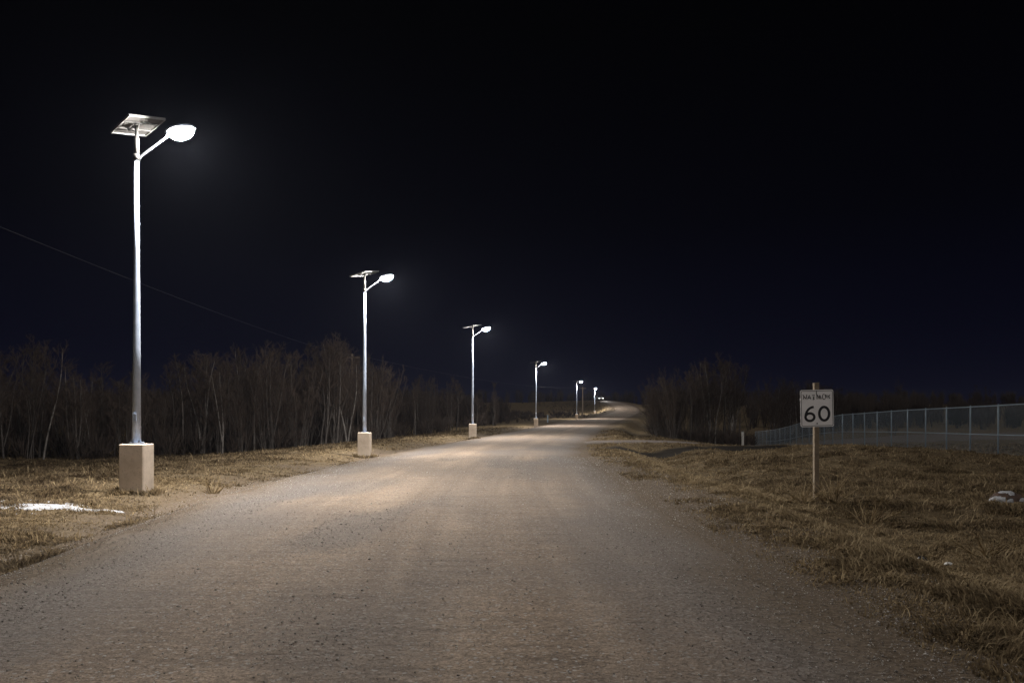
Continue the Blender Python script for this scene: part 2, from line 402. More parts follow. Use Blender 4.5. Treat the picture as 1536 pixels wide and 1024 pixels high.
for u0, wdh, am in ((-2.3, .34, .75), (-.75, .42, .95), (.85, .38, .7), (2.35, .36, .6)):
    trk = np.maximum(trk, am * np.exp(-((uu - u0 + .9 * (fbm(ryf * .05 + u0, ryf * 0 + 3, 2) - .4)) / wdh) ** 2))
trk *= np.clip(.6 + 1.3 * (fbm(rx * .7, ryf * .12 + 60, 3) - .25), 0, 1) * (1 - loose)
rz = rz - .012 * trk
idx = np.arange(len(rx)).reshape(len(ry), K)
F = np.stack([idx[:-1, :-1], idx[:-1, 1:], idx[1:, 1:], idx[1:, :-1]], -1).reshape(-1, 4)
me = np_mesh("gravel_road", np.stack([rx, ryf, rz], 1), [F], True, u=uu, v=arc, loose=loose, track=np.maximum(trk, .85 * sstep(120, 190, ryf) * sstep(.2, 1.2, in_road(rx, ryf))), verge=1 - sstep(-.1, 1.0, e + ed * 1.4))  # far stretch painted pale, standing in for light missing there
tag(link_mesh("gravel_road", me, M["gravel_road"]), kind="structure")

# side road
pts = []
for (x0, y0, w0), (x1, y1, w1) in zip(SIDE[:-1], SIDE[1:]):
    n = max(2, int(math.hypot(x1 - x0, y1 - y0) / 0.8))
    for i in range(n): pts.append((x0 + (x1 - x0) * i / n, y0 + (y1 - y0) * i / n, w0 + (w1 - w0) * i / n))
P = np.array(pts); kk = np.hanning(21); kk /= kk.sum()
for c_ in range(3): P[:, c_] = np.convolve(np.pad(P[:, c_], 10, mode='edge'), kk, 'valid')
T = np.gradient(P[:, :2], axis=0); T /= np.linalg.norm(T, axis=1)[:, None]; Nn = np.stack([T[:, 1], -T[:, 0]], 1)
K2 = 14; s = np.linspace(-.5, .5, K2)
SX = P[:, 0:1] + Nn[:, 0:1] * s[None] * (P[:, 2:3] + .5); SY = P[:, 1:2] + Nn[:, 1:2] * s[None] * (P[:, 2:3] + .5)
sx, sy = SX.ravel(), SY.ravel(); edge = np.repeat((np.abs(s) > 0.46)[None], len(P), 0).ravel()
sz = np.where(in_road(sx, sy) > 0.0, road_z(sx, sy) - 0.02 - 0.05 * sstep(.0, 1.2, in_road(sx, sy)), base_h(sx, sy) + 0.015) - edge * (.09 + 0.0012 * sy)
idx = np.arange(len(sx)).reshape(len(P), K2)
F = np.stack([idx[:-1, :-1], idx[1:, :-1], idx[1:, 1:], idx[:-1, 1:]], -1).reshape(-1, 4)
arc = np.repeat((np.arange(len(P)) * 0.8)[:, None], K2, 1).ravel()
me = np_mesh("side_road", np.stack([sx, sy, sz], 1), [F], True, u=(s[None] * P[:, 2:3]).ravel() + 3, v=arc, loose=np.clip(.75 + edge, 0, 1))
tag(link_mesh("side_road", me, M["gravel_road"]), kind="structure")

# ------------------------------------------------------------------ solar street lamps
def make_lamp():
    root = empty("street_lamp", (0, 0, 0))
    MB().box((0, 0, 0.40), (0.50, 0.50, 1.20), bev=0.018).build("concrete_base", M["concrete"], root)
    MB().tube([(0, 0, 0.998), (0, 0, 1.03)], 0.15, 20).build("base_plate", M["galvanised"], root)
    for k in range(4):
        a = math.pi / 4 + k * math.pi / 2
        MB().tube([(0.125 * math.cos(a), 0.125 * math.sin(a), 1.03), (0.125 * math.cos(a), 0.125 * math.sin(a), 1.075)], 0.013, 6).build("anchor_bolt", M["dark_metal"], root)
    pole = MB().tube([(0, 0, 1.03), (0, 0, 3.0), (0, 0, 5.0), (0, 0, 6.95)], [0.085, 0.071, 0.058, 0.048], 24).build("pole", M["galvanised"], root, True)
    MB().box((0.0, -0.0885, 1.55), (0.075, 0.016, 0.16), bev=0.004).build("hand_hole_cover", M["galvanised"], pole)
    MB().tube([(0, 0, 6.90), (0, 0, 7.02)], 0.072, 20).build("collar", M["dark_metal"], root, True)
    MB().tube([(0, 0, 6.95), (0, 0, 7.36), (0, 0, 7.37), (0, 0, 7.62)], [0.052, 0.052, 0.036, 0.036], 16).build("mast", M["dark_metal"], root, True)
    # panel: long side runs towards -x+y, short side towards +x+y and climbs
    cx = Vector((-0.05, 0.15, 7.685))
    a = Vector((0.79, -0.80, 0.05)).normalized(); b = Vector((0.5, 0.5, 0.11)).normalized(); n = a.cross(b).normalized(); b = n.cross(a)
    R = Matrix((a, b, n)).transposed()
    pn = MB().box(cx, (1.10, 0.68, 0.016), R).build("solar_panel", M["panel_back"], root)
    MB().box(cx + n * 0.0115, (1.06, 0.64, 0.004), R).build("photovoltaic_face", M["panel_glass"], pn)
    fr = MB()
    for sgn in (-1, 1):
        fr.box(cx + R @ Vector((0, sgn * 0.352, -0.008)), (1.13, 0.024, 0.046), R)
        fr.box(cx + R @ Vector((sgn * 0.553, 0, -0.009)), (0.024, 0.679, 0.045), R)
    fr.build("frame", M["alu_frame"], pn)
    MB().box(cx + R @ Vector((0.22, 0.05, -0.024)), (0.16, 0.11, 0.03), R).build("junction_box", M["dark_metal"], pn)
    br = MB()
    for sgn in (-1, 1):
        br.box(cx + R @ Vector((sgn * 0.21, 0, -0.024)), (0.035, 0.66, 0.03), R)
        q = cx + R @ Vector((sgn * 0.21, -.05, -0.04)); br.tube([(0, 0, 7.48), q], 0.013, 6)
    q = cx + R @ Vector((0, -0.12, -0.05)); br.tube([(0, 0, 7.56), q], 0.02, 6)
    br.box(cx + R @ Vector((0, -0.10, -0.043)), (0.50, 0.04, 0.02), R)
    br.build("bracket", M["dark_metal"], root)
    MB().tube([(0.03, 0, 6.88), (0.09, 0, 6.985), (0.17, 0, 7.05), (0.60, 0, 7.36), (0.70, 0, 7.475)], [0.026, 0.026, 0.024, 0.022, 0.022], 12).build("arm", M["arm_metal"], root, True)
    # head: flat housing over a bowl-shaped glowing lens, tilted with the arm
    ax = Vector((0.97, 0, 0.20)).normalized(); up = Vector((-ax.z, 0, ax.x)); ay = Vector((0, 1, 0))
    Rh = Matrix((ax, ay, up)).transposed(); hc = Vector((0.92, 0, 7.50))
    vs = []; fs = []; n1, n2 = 20, 5
    for j in range(n2):
        ph = j / n2 * math.pi / 2
        for i in range(n1):
            th = 2 * math.pi * i / n1
            vs.append(hc + Rh @ Vector((0.32 * math.cos(ph) * math.cos(th), 0.225 * math.cos(ph) * math.sin(th), 0.02 + 0.10 * math.sin(ph))))
    vs.append(hc + Rh @ Vector((0, 0, 0.12)))
    for j in range(n2 - 1):
        for i in range(n1):
            k = (i + 1) % n1; fs.append((j * n1 + i, j * n1 + k, j * n1 + n1 + k, j * n1 + n1 + i))
    for i in range(n1): fs.append(((n2 - 1) * n1 + i, (n2 - 1) * n1 + (i + 1) % n1, n1 * n2))
    fs.append(tuple(range(n1 - 1, -1, -1)))
    hd = MB().add(vs, fs).build("lamp_head", M["galvanised"], root, True)
    vs = []; fs = []; n1, n2 = 16, 5
    for j in range(n2):
        ph = j / n2 * math.pi / 2
        for i in range(n1):
            th = 2 * math.pi * i / n1
            vs.append(hc + Rh @ Vector((0.265 * math.cos(ph) * math.cos(th), 0.205 * math.cos(ph) * math.sin(th), 0.017 - 0.19 * math.sin(ph))))
    vs.append(hc + Rh @ Vector((0, 0, -0.173)))
    for j in range(n2 - 1):
        for i in range(n1):
            k = (i + 1) % n1; fs.append((j * n1 + n1 + i, j * n1 + n1 + k, j * n1 + k, j * n1 + i))
    for i in range(n1): fs.append((n1 * n2, (n2 - 1) * n1 + (i + 1) % n1, (n2 - 1) * n1 + i))
    MB().add(vs, fs).build("lamp_lens", M["lamp_light"], hd, True)
    return root

lamp0 = make_lamp()
LAMPS = [  # px of the pole, depth, ground y px, yaw, label
    (205, 16.0, 738, 0, "nearest and tallest solar street lamp, on a stout concrete block beside the snow streak"),
    (547, 32.2, 682, 0, "second solar street lamp from the left, its concrete block in front of the bare wood"),
    (709, 52.4, 657, 0, "third solar street lamp from the left, small block where the wood thins out"),
    (804, 91.0, 639, 0, "fourth solar street lamp from the left, alone before the dark brushy slope"),
    (865, 154.0, 628, 0, "fifth solar street lamp, beside the thin wooden utility pole at the bend"),
    (892, 225.0, 621.5, -75, "farthest solar street lamp, a tiny one just below the distant car"),
]
for i, (px, d, py, yaw, lab) in enumerate(LAMPS):
    p = at(px, py, d); z = p.z if i < 3 else None
    zz = H(p.x, p.y)
    o = lamp0 if i == 0 else dup(lamp0, (0, 0, 0))
    o.location = (p.x, p.y, zz if abs(zz - p.z) > .25 else (zz + p.z) / 2); o.rotation_euler.z = math.radians(yaw)
    tag(o, lab, "street lamp", "solar street lamps along the left verge of the road")
    print("lamp", i, tuple(round(c, 2) for c in p), round(zz, 2))

# ------------------------------------------------------------------ speed sign
sd = 15.4; S = sd / FPX / 12.8            # one unit of the sign drawing in metres
sx0 = (1224 - HX) / FPX * sd
sgz = H(sx0, sd)
root = tag(empty("road_sign", (sx0, sd, sgz)), "white 60 speed sign on a square wooden post among dry weeds", "road sign")
ztop = at(0, 574, sd).z - sgz
MB().box((0, 0, (ztop - 0.5) / 2), (0.098, 0.09, ztop + 0.5), bev=0.006).build("post", M["wood_post"], root)
def sgn_pt(x, y):        # drawing units -> local x,z
    return ((x - 435) * S, at(0, 570 + y / 12.8, sd).z - sgz)
tilt = math.radians(-1.4); zc = sgn_pt(0, 540)[1]
holder = MB()
def rrect(x0, y0, x1, y1, r, n=6):
    out = []
    for cx, cy, a0 in ((x1 - r, y0 + r, -90), (x1 - r, y1 - r, 0), (x0 + r, y1 - r, 90), (x0 + r, y0 + r, 180)):
        for k in range(n + 1):
            a = math.radians(a0 + 90 * k / n); out.append((cx + r * math.cos(a), cy + r * math.sin(a)))
    return out
def turn(p):
    x, z = sgn_pt(*p); dz = z - zc
    return (x * math.cos(tilt) + dz * math.sin(tilt), zc - x * math.sin(tilt) + dz * math.cos(tilt))
PY = -0.047
def prism_xy(mb, outline, y0, y1):
    mb.prism([turn(p) for p in outline], y0, y1)
mb = MB(); prism_xy(mb, rrect(118, 186, 752, 894, 34), PY - 0.004, PY); plate = mb.build("sign_plate", M["sign_white"], root)
def ribbon(mb, pts, wd, y0, closed=False):
    """a painted stroke: a 1.5 mm thick ribbon in the plate's plane"""
    pts = [Vector(p) for p in pts]; n = len(pts); Lf = []; Rt = []
    for i in range(n):
        a = pts[(i - 1) % n] if (closed or i > 0) else pts[i]; b = pts[(i + 1) % n] if (closed or i < n - 1) else pts[i]
        d = (b - a).normalized(); nn = Vector((-d.y, d.x)) * wd / 2
        Lf.append(turn(pts[i] + nn)); Rt.append(turn(pts[i] - nn))
    vs = []; fs = []
    for i in range(n):
        vs += [(Lf[i][0], y0, Lf[i][1]), (Rt[i][0], y0, Rt[i][1]), (Lf[i][0], y0 + .0014, Lf[i][1]), (Rt[i][0], y0 + .0014, Rt[i][1])]
    for i in range(n if closed else n - 1):
        j = (i + 1) % n; a, b = i * 4, j * 4
        fs += [(a, a + 1, b + 1, b), (a + 2, b + 2, b + 3, a + 3), (a, b, b + 2, a + 2), (a + 1, a + 3, b + 3, b + 1)]
    mb.add(vs, fs)
FY = PY - 0.0065
mb = MB(); ribbon(mb, rrect(137, 208, 735, 872, 26), 9, FY, True); mb.build("border", M["sign_black"], plate)
def ell(cx, cy, rx_, ry_, a0=0, a1=360, n=40):
    return [(cx + rx_ * math.cos(math.radians(a0 + (a1 - a0) * k / n)), cy + ry_ * math.sin(math.radians(a0 + (a1 - a0) * k / n))) for k in range(n)]
# numeral 6 and 0
mb = MB()
ribbon(mb, ell(295, 705, 84, 72), 46, FY, True)
ribbon(mb, [(372, 512), (335, 518), (300, 533), (265, 562), (236, 604), (218, 650), (211, 700)], 44, FY - .0018)
mb.build("numeral", M["sign_black"], plate)
mb = MB(); ribbon(mb, ell(570, 645, 93, 128), 48, FY, True); mb.build("numeral", M["sign_black"], plate)
letters = [
    [[(170, 272), (184, 300), (188, 330), (170, 362)], [(184, 300), (206, 330), (232, 356)], [(246, 272), (238, 312), (228, 360)]],
    [[(258, 360), (276, 318), (294, 284), (306, 325), (318, 360)], [(272, 345), (292, 330), (310, 345)]],
    [[(350, 288), (398, 290)], [(366, 318), (392, 320)], [(360, 366), (390, 362)], [(374, 318), (376, 364)]],
    [[(430, 232), (438, 300), (440, 366)], [(440, 276), (462, 318), (480, 362), (492, 288)], [(492, 288), (506, 325), (518, 362)]],
    [ell(574, 322, 30, 50, -70, 285, 22)],
    [[(612, 282), (632, 352), (650, 288), (664, 330), (686, 356)], [(686, 284), (664, 330)], [(668, 350), (690, 340)]],
]
for gl in letters:
    mb = MB()
    for k, st in enumerate(gl): ribbon(mb, st, 13, FY - 0.0018 * k)
    mb.build("lettering", M["sign_black"], plate)
bx, bz = turn((430, 830))
mb = MB().tube([(bx, FY - .006, bz), (bx, PY, bz)], 0.013, 12); mb.build("bolt", M["dark_metal"], plate)
bx, bz = turn((432, 222))
mb = MB().tube([(bx, FY - .004, bz), (bx, PY, bz)], 0.009, 12); mb.build("bolt", M["dark_metal"], plate)

# ------------------------------------------------------------------ chain link fence
root = tag(empty("chain_link_fence", (22.8, 36.0, -0.3)), "long grey chain link fence running away behind the grassy hump", "fence")
O = Vector(root.location)
NP = 28
def fence_xy(i): return 22.8 + 0.47 * i, 36.0 + 2.98 * i
top_tab_i = np.array([-4, 0, 4, 9, 13, 16, 19, 24, 30]); top_tab_z = np.array([2.30, 2.14, 2.04, 1.80, 1.30, .62, 0.10, -.42, -.6])
def ftop(i): return float(np.interp(i, top_tab_i, top_tab_z))
prs = []
for i in range(-3, 25):
    x, y = fence_xy(i); zt = ftop(i); prs.append((x, y, zt))
for k, (x, y, zt) in enumerate(prs):
    zb = min(H(x, y), zt - 2.0) - 0.3
    r_ = 0.05 if k in (0, 12, len(prs) - 1) else 0.038
    lx_ = random.uniform(-.02, .02); mb = MB().tube([(x + lx_, y + random.uniform(-.03, .03), zb), (x, y, zt + 0.01), (x, y, zt + 0.05)], [r_, r_, r_ * 0.6], 10)
    mb.v = [tuple(Vector(p) - O) for p in mb.v]; mb.build("fence_post", M["fence_metal"], root, True)
off = Vector((-0.06, 0, 0))
for nm, dz, rr in (("top_rail", -0.03, 0.028), ("middle_rail", -1.40, 0.024)):
    pth = [Vector((x, y, zt + dz)) - O + off for x, y, zt in prs]
    MB().tube(pth, rr, 8).build(nm, M["fence_metal"], root, True)
Vw = []; Fw = []
cnt = 0
for k in range(len(prs) - 1):
    (x0, y0, z0), (x1, y1, z1) = prs[k], prs[k + 1]
    Lp = math.hypot(x1 - x0, y1 - y0); Hh = 2.34; pitch = 0.075 if k < 14 else 0.10
    wr = 0.0023 if k < 14 else 0.0028
    for sgn in (1, -1):
        c = -Hh
        while c < Lp:
            # line: s - c = t*  (45 degrees)
            s0, s1 = max(c, 0), min(c + Hh, Lp)
            if s1 - s0 > 0.02:
                h0, h1 = s0 - c, s1 - c
                if sgn < 0: h0, h1 = Hh - h0, Hh - h1
                ps = []
                for s_, h_ in ((s0, h0), (s1, h1)):
                    t_ = s_ / Lp; ps.append(np.array([x0 + (x1 - x0) * t_ - 0.035 - .006 * sgn, y0 + (y1 - y0) * t_, z0 + (z1 - z0) * t_ - Hh + h_ - 0.03]) - np.array(O))
                n0 = cnt
                for p_ in ps:
                    Vw += [p_ + (wr, 0, wr), p_ + (-wr, 0, wr), p_ + (0, 0, -wr * 1.4)]
                Fw += [(n0, n0 + 1, n0 + 4, n0 + 3), (n0 + 1, n0 + 2, n0 + 5, n0 + 4), (n0 + 2, n0, n0 + 3, n0 + 5)]
                cnt += 6
            c += pitch * 1.414
me = np_mesh("wire_mesh", np.array(Vw), [np.array(Fw)]); link_mesh("wire_mesh", me, M["fence_metal"], root)

# ------------------------------------------------------------------ bare trees
def rv(a, b): return random.uniform(a, b)
def grow(kind, seed):
    """unit-metre bare tree about 7 m tall: returns trunk and crown collectors"""
    random.seed(seed); tr = MB(); cr_ = MB()
    Ht = 7.0
    def twigs(path, n, ln, upw):
        for _ in range(n):
            k = random.randrange(1, len(path)) if random.random() < .75 else len(path) - 1
            t_ = random.random(); p = path[k - 1].lerp(path[k], t_); d = (path[k] - path[k - 1]).normalized()
            d = (d + Vector((rv(-.9, .9), rv(-.9, .9), rv(-.2, .7) + upw))).normalized(); l = ln * rv(.5, 1.2)
            q1 = p + d * l * .5; q2 = q1 + (d + Vector((rv(-.3, .3), rv(-.3, .3), rv(0, .4)))).normalized() * l * .5
            cr_.tube([p, q1, q2], [0.0085, 0.0065, 0.004], 3, False)
            for _ in range(5):
                t2 = rv(.15, 1.0); b0 = p.lerp(q1, t2 * 2) if t2 < .5 else q1.lerp(q2, t2 * 2 - 1)
                e_ = (d + Vector((rv(-1, 1), rv(-1, 1), rv(-.3, .9)))).normalized() * l * rv(.25, .6)
                cr_.tube([b0, b0 + e_], [0.0055, 0.0035], 3, False)
    def stem(base, top, r0, r1, nl, lo, lmax, sides=7):
        n = 9; path = []; wx, wy = rv(0, 6), rv(0, 6); amp = rv(.06, .22)
        for i in range(n + 1):
            t_ = i / n; p = base.lerp(top, t_); a_ = amp * t_ ** .7
            path.append(p + Vector((math.sin(wx + t_ * 5) - math.sin(wx), math.sin(wy + t_ * 4) - math.sin(wy), 0)) * a_)
        tr.tube(path, [r0 + (r1 - r0) * (i / n) ** .9 for i in range(n + 1)], sides, False)
        for _ in range(nl):
            t_ = lo + (1 - lo) * random.random() ** .8; k = min(int(t_ * n), n - 1)
            p = path[k].lerp(path[k + 1], t_ * n - k); az = rv(0, 2 * math.pi); el = rv(.5, 1.05)
            ln = lmax * (1.15 - t_) * rv(.5, 1.1) + .25
            d = Vector((math.cos(az) * math.cos(el), math.sin(az) * math.cos(el), math.sin(el)))
            lp = [p]
            for s_ in range(3):
                d = (d + Vector((rv(-.2, .2), rv(-.2, .2), .16))).normalized(); lp.append(lp[-1] + d * ln / 3)
            rr = max(0.010, r0 * .38 * (1.1 - t_))
            cr_.tube(lp, [rr, rr * .75, rr * .5, 0.006], 4, False)
            twigs(lp, 6, .26 + ln * .32, .15)
        twigs(path[int(n * .65):], 12, .6, .3)
    if kind == "slender":
        stem(Vector((0, 0, -.3)), Vector((rv(-.5, .5), rv(-.5, .5), Ht)), rv(.055, .075), .012, 17, rv(.28, .42), 1.9)
    elif kind == "forked":
        stem(Vector((0, 0, -.3)), Vector((rv(-.9, -.2), rv(-.5, .5), Ht)), .085, .012, 14, .3, 2.0)
        stem(Vector((0, 0, 1.0)), Vector((rv(.5, 1.3), rv(-.5, .5), Ht * .93)), .06, .012, 13, .25, 1.9)
    elif kind == "clump":
        for _ in range(5):
            a_ = rv(0, 6.28); b_ = rv(0, .35); c_ = rv(.2, 1.3)
            stem(Vector((math.cos(a_) * b_, math.sin(a_) * b_, -.3)), Vector((math.cos(a_) * c_, math.sin(a_) * c_, Ht * rv(.7, 1))), rv(.03, .05), .009, 9, .25, 1.3, 5)
    elif kind == "shrub":
        for _ in range(11):
            a_ = rv(0, 6.28); b_ = rv(0, .4); c_ = rv(.6, 2.6)
            stem(Vector((math.cos(a_) * b_, math.sin(a_) * b_, -.3)), Vector((math.cos(a_) * c_, math.sin(a_) * c_, Ht * rv(.6, 1))), rv(.025, .038), .007, 6, .2, 1.3, 4)
    return tr, cr_

PROTO = {}
def proto_tree(kind, seed, bark):
    key = (kind, seed)
    if key not in PROTO:
        tr, cr_ = grow(kind, seed)
        a = bpy.data.meshes.new("trunk"); a.from_pydata(tr.v, [], tr.f); a.materials.append(M[bark])
        a.polygons.foreach_set("use_smooth", [True] * len(a.polygons))
        b = bpy.data.meshes.new("crown"); b.from_pydata(cr_.v, [], cr_.f); b.materials.append(M["twig"])
        PROTO[key] = (a, b)
    return PROTO[key]
KINDS = [("slender", 1, "bark"), ("slender", 2, "pale_bark"), ("slender", 3, "bark"), ("slender", 4, "pale_bark"), ("slender", 5, "bark"),
         ("forked", 6, "bark"), ("forked", 7, "pale_bark"), ("clump", 8, "bark"), ("clump", 9, "bark"), ("shrub", 10, "bark"), ("shrub", 11, "bark")]
def plant(kind_i, x, y, height, name, label, cat, group, wide=1.0, lean=(0, 0)):
    a, b = proto_tree(*KINDS[kind_i])
    o = empty(name, (x, y, H(x, y)), random.uniform(0, 6.28)); s = height / 7.0
    o.scale = (s * wide, s * wide, s); o.rotation_euler = (lean[0], lean[1], o.rotation_euler.z if lean == (0, 0) else 0)
    for nm, me in (("trunk", a), ("crown", b)):
        c = bpy.data.objects.new(nm, me); COL.objects.link(c); c.parent = o
    tag(o, label, cat, group); return o

tp_x = [-200, 0, 60, 130, 180, 240, 300, 380, 440, 500, 545, 590, 640, 700, 750, 830]
tp_y = [520, 528, 532, 556, 566, 562, 552, 535, 540, 526, 540, 566, 578, 584, 590, 596]
line_px = [-160, 0, 120, 260, 400, 480, 540, 600, 650, 700, 750, 800]
line_d = [44, 45, 46, 48, 52, 56, 60, 68, 79, 90, 105, 118]
random.seed(21)
LEFT_G = "bare trees of the dark wood on the left"
count = 0
for k in range(185):
    px = random.uniform(-90, 745) if k % 3 else random.uniform(300, 640)
    d = float(np.interp(px, line_px, line_d)) + min(random.expovariate(1 / 5.0), 16)
    x = (px - HX) / FPX * d
    if in_road(np.array([x]), np.array([d]))[0] > -5: continue
    ytop = float(np.interp(px, tp_x, tp_y)) + random.choice([-12, -6, 0, 4, 12, 26, 40, 60])
    hgt = CAM_Z + (HY - ytop) / FPX * d - H(x, d)
    if hgt < 1.6: hgt = 1.6
    if px < 180: where = "at far left, left of nearest lamp post"
    elif px < 345: where = "behind, just right of nearest lamp post"
    elif px < 540: where = "between first two lamp posts, nearer second"
    elif px < 640: where = "just right of the second lamp post"
    else: where = "around the third lamp post"
    ki = random.choice([0, 1, 2, 4, 0, 2, 5, 6, 7, 8, 7, 8, 9, 10]) if hgt > 3.4 else random.choice([7, 8, 9, 10])
    if ki >= 9: plant(ki, x, d, hgt, "bare_shrub", "low many-stemmed bare shrub " + where, "shrub", "bare shrubs among the trees on the left")
    else:
        kd = {"slender": "slender single-stemmed bare tree", "forked": "bare tree forking low into two stems", "clump": "bare tree with a clump of thin stems"}[KINDS[ki][0]]
        if KINDS[ki][2] == "pale_bark": kd = kd.replace("bare", "pale-barked bare")
        plant(ki, x, d, hgt, "bare_tree", kd + " " + where, "tree", LEFT_G, wide=random.uniform(1.0, 1.5))
    count += 1
gp_x = [940, 965, 985, 1010, 1045, 1085, 1130, 1165, 1200, 1275]
gp_y = [602, 588, 572, 560, 552, 545, 548, 560, 578, 588]
gl_d = [84, 72, 68, 68, 72, 78, 92, 112, 136, 160]
RIGHT_G = "bare trees of the grove right of the road"
for k in range(104):
    px = random.uniform(974, 1275)
    d = float(np.interp(px, gp_x, gl_d)) + min(random.expovariate(1 / 6.0), 22)
    x = (px - HX) / FPX * d
    q_, w_ = side_dist(np.array([x]), np.array([d]))
    if q_[0] < w_[0] / 2 + 1.2 or in_road(np.array([x]), np.array([d]))[0] > -4: continue
    ytop = float(np.interp(px, gp_x, gp_y)) + random.choice([-4, 0, 5, 12, 26, 40])
    hgt = max(1.8, CAM_Z + (HY - ytop) / FPX * d - H(x, d))
    if px < 1010: where = "on left edge of right grove"
    elif px < 1100: where = "in middle of right grove"
    elif px < 1170: where = "of right grove near white marker post"
    else: where = "behind the far fence end and sign"
    if px < 1010: ki = random.choice([7, 8, 9, 10, 9])
    else: ki = random.choice([0, 1, 3, 4, 5, 6, 6, 6, 8, 7, 8, 10, 9])
    if ki >= 9: plant(ki, x, d, hgt, "bare_shrub", "many-stemmed bare shrub " + where, "shrub", "bare shrubs of the grove right of the road", lean=(0, random.uniform(-.3, -.05)) if px < 1010 else (0, 0))
    else:
        kd = {"slender": "slender single-stemmed bare tree", "forked": "bare tree forking low into two stems", "clump": "bare tree with a clump of thin stems"}[KINDS[ki][0]]
        if KINDS[ki][2] == "pale_bark": kd = kd.replace("bare", "pale-barked bare")
        plant(ki, x, d, hgt, "bare_tree", kd + " " + where, "tree", RIGHT_G, wide=random.uniform(1.0, 1.5), lean=(0, random.uniform(-.22, 0)) if px < 1010 else (0, 0))
# two open bushes on the dark rise at the right
for px, ytop, d, lab in ((1338, 570, 150, "wide leafless bush on the dark rise, above the fence to the right of the sign"), (1478, 578, 165, "leafless bush on the dark rise near the right end of the fence")):
    x = (px - HX) / FPX * d; plant(9 if px < 1400 else 10, x, d, CAM_Z + (HY - ytop) / FPX * d - H(x, d), "bare_shrub", lab, "shrub", None, wide=1.0)

# far woods: one mass of trees nobody could count
def far_wood(name, spots, seed, fan=.28, thin=1.0):
    g = np.random.default_rng(seed); V = []; F = []; T_ = []; n = 0
    for (x, y, hgt) in spots:
        z = H(x, y); t0 = g.random()
        ns = int(46)
        # stems and upswept twigs, each a thin three-sided spike
        az = g.uniform(0, 6.28, ns); rad = g.uniform(0, hgt * fan, ns); b0 = g.uniform(0, .75, ns) ** 1.0
        bx_, by_ = x + rad * .3 * np.cos(az), y + rad * .3 * np.sin(az)
        ex_, ey_ = x + rad * np.cos(az) * 1.15, y + rad * np.sin(az) * 1.15
        zb = z + hgt * b0 * .7; ze = z + hgt * (b0 + (1 - b0) * g.uniform(.45, 1, ns))
        b0[:3] = 0; zb[:3] = z - .3
        wdt = np.where(np.arange(ns) < 3, .10 if fan < .4 else .03, .055) * (0.55 + y / 330) * thin
        for i in range(ns):
            a = az[i] + 1.57; cx, cy = math.cos(a) * wdt[i], math.sin(a) * wdt[i]
            V += [(bx_[i] - cx, by_[i] - cy, zb[i]), (bx_[i] + cx, by_[i] + cy, zb[i]), (bx_[i] + cy, by_[i] - cx, zb[i]), (ex_[i], ey_[i], ze[i])]
            F += [(n, n + 1, n + 3), (n + 1, n + 2, n + 3), (n + 2, n, n + 3)]; n += 4
            T_ += [t0 * .6 + g.random() * .4] * 4
    me = np_mesh(name, np.array(V), [np.array(F)], False, tint=np.array(T_))
    return tag(link_mesh(name, me, M["far_twigs"]), kind="stuff")
g = np.random.default_rng(5); spots = []
for k in range(420):                       # behind the left wood
    px = g.uniform(-160, 760); d = g.uniform(70, 125) if px < 560 else g.uniform(105, 150)
    x = (px - HX) / FPX * d
    if in_road(np.array([x]), np.array([d]))[0] > -7: continue
    yt = np.interp(px, [-160, 130, 250, 560, 760], [566, 578, 574, 572, 592]) + g.uniform(-2, 14)
    spots.append((x, d, max(1.5, CAM_Z + (HY - yt) / FPX * d - H(x, d))))
far_wood("wood_behind", spots, 1)["label"] = "dense dark wood behind the bare trees on the left"
spots = []
for k in range(640):                       # skyline
    px = g.uniform(-200, 1750); d = g.uniform(330, 430) if px < 1010 else g.uniform(240, 340)
    x = (px - HX) / FPX * d
    yt = np.interp(px, [-200, 560, 640, 800, 900, 950, 1000, 1200, 1750], [584, 580, 582, 582, 586, 582, 580, 582, 586]) + g.uniform(-3, 10)
    hg = CAM_Z + (HY - yt) / FPX * d - H(x, d)
    if hg < 1.2: hg = 1.2
    if in_road(np.array([x]), np.array([d]))[0] > -9: continue
    spots.append((x, d, hg))
for k in range(330):                       # nearer dark wood beyond the fence
    px = g.uniform(1120, 1800); d = g.uniform(165, 215); x = (px - HX) / FPX * d
    yt = 588 + g.uniform(-4, 9) + (8 if px > 1420 else 0); spots.append((x, d, max(1.5, CAM_Z + (HY - yt) / FPX * d - H(x, d))))
far_wood("skyline_wood", spots, 2)["label"] = "far dark line of woods along the skyline"
spots = []
for k in range(260):                       # brush on the slope beyond the third lamp and below the grove
    px = g.uniform(690, 868); d = g.uniform(108, 235)
    x = (px - HX) / FPX * d
    if in_road(np.array([x]), np.array([d]))[0] > -6.5: continue
    spots.append((x, d, g.uniform(.6, 1.7)))
for k in range(230):
    d = g.uniform(165, 300); x = float(fL(d)) - g.uniform(1.5, 16); spots.append((x, d, g.uniform(.12, .40)))
far_wood("slope_brush", spots, 3, .95, .5)["label"] = "low brush covering the slope left of the bend"
spots = []
for k in range(330):                       # undergrowth at the foot of the woods
    if k % 3:
        px = g.uniform(-120, 740); d = np.interp(px, line_px, line_d) + g.uniform(-1, 14)
    else:
        px = g.uniform(975, 1230); d = np.interp(px, gp_x, gl_d) + g.uniform(-1, 16)
    x = (px - HX) / FPX * d
    q_, w_ = side_dist(np.array([x]), np.array([d]))
    if in_road(np.array([x]), np.array([d]))[0] > -5 or q_[0] < w_[0] / 2 + 1: continue
    spots.append((x, d, g.uniform(.8, 2.4)))
far_wood("undergrowth", spots, 4, .9, .7)["label"] = "tangled undergrowth at the foot of the woods"

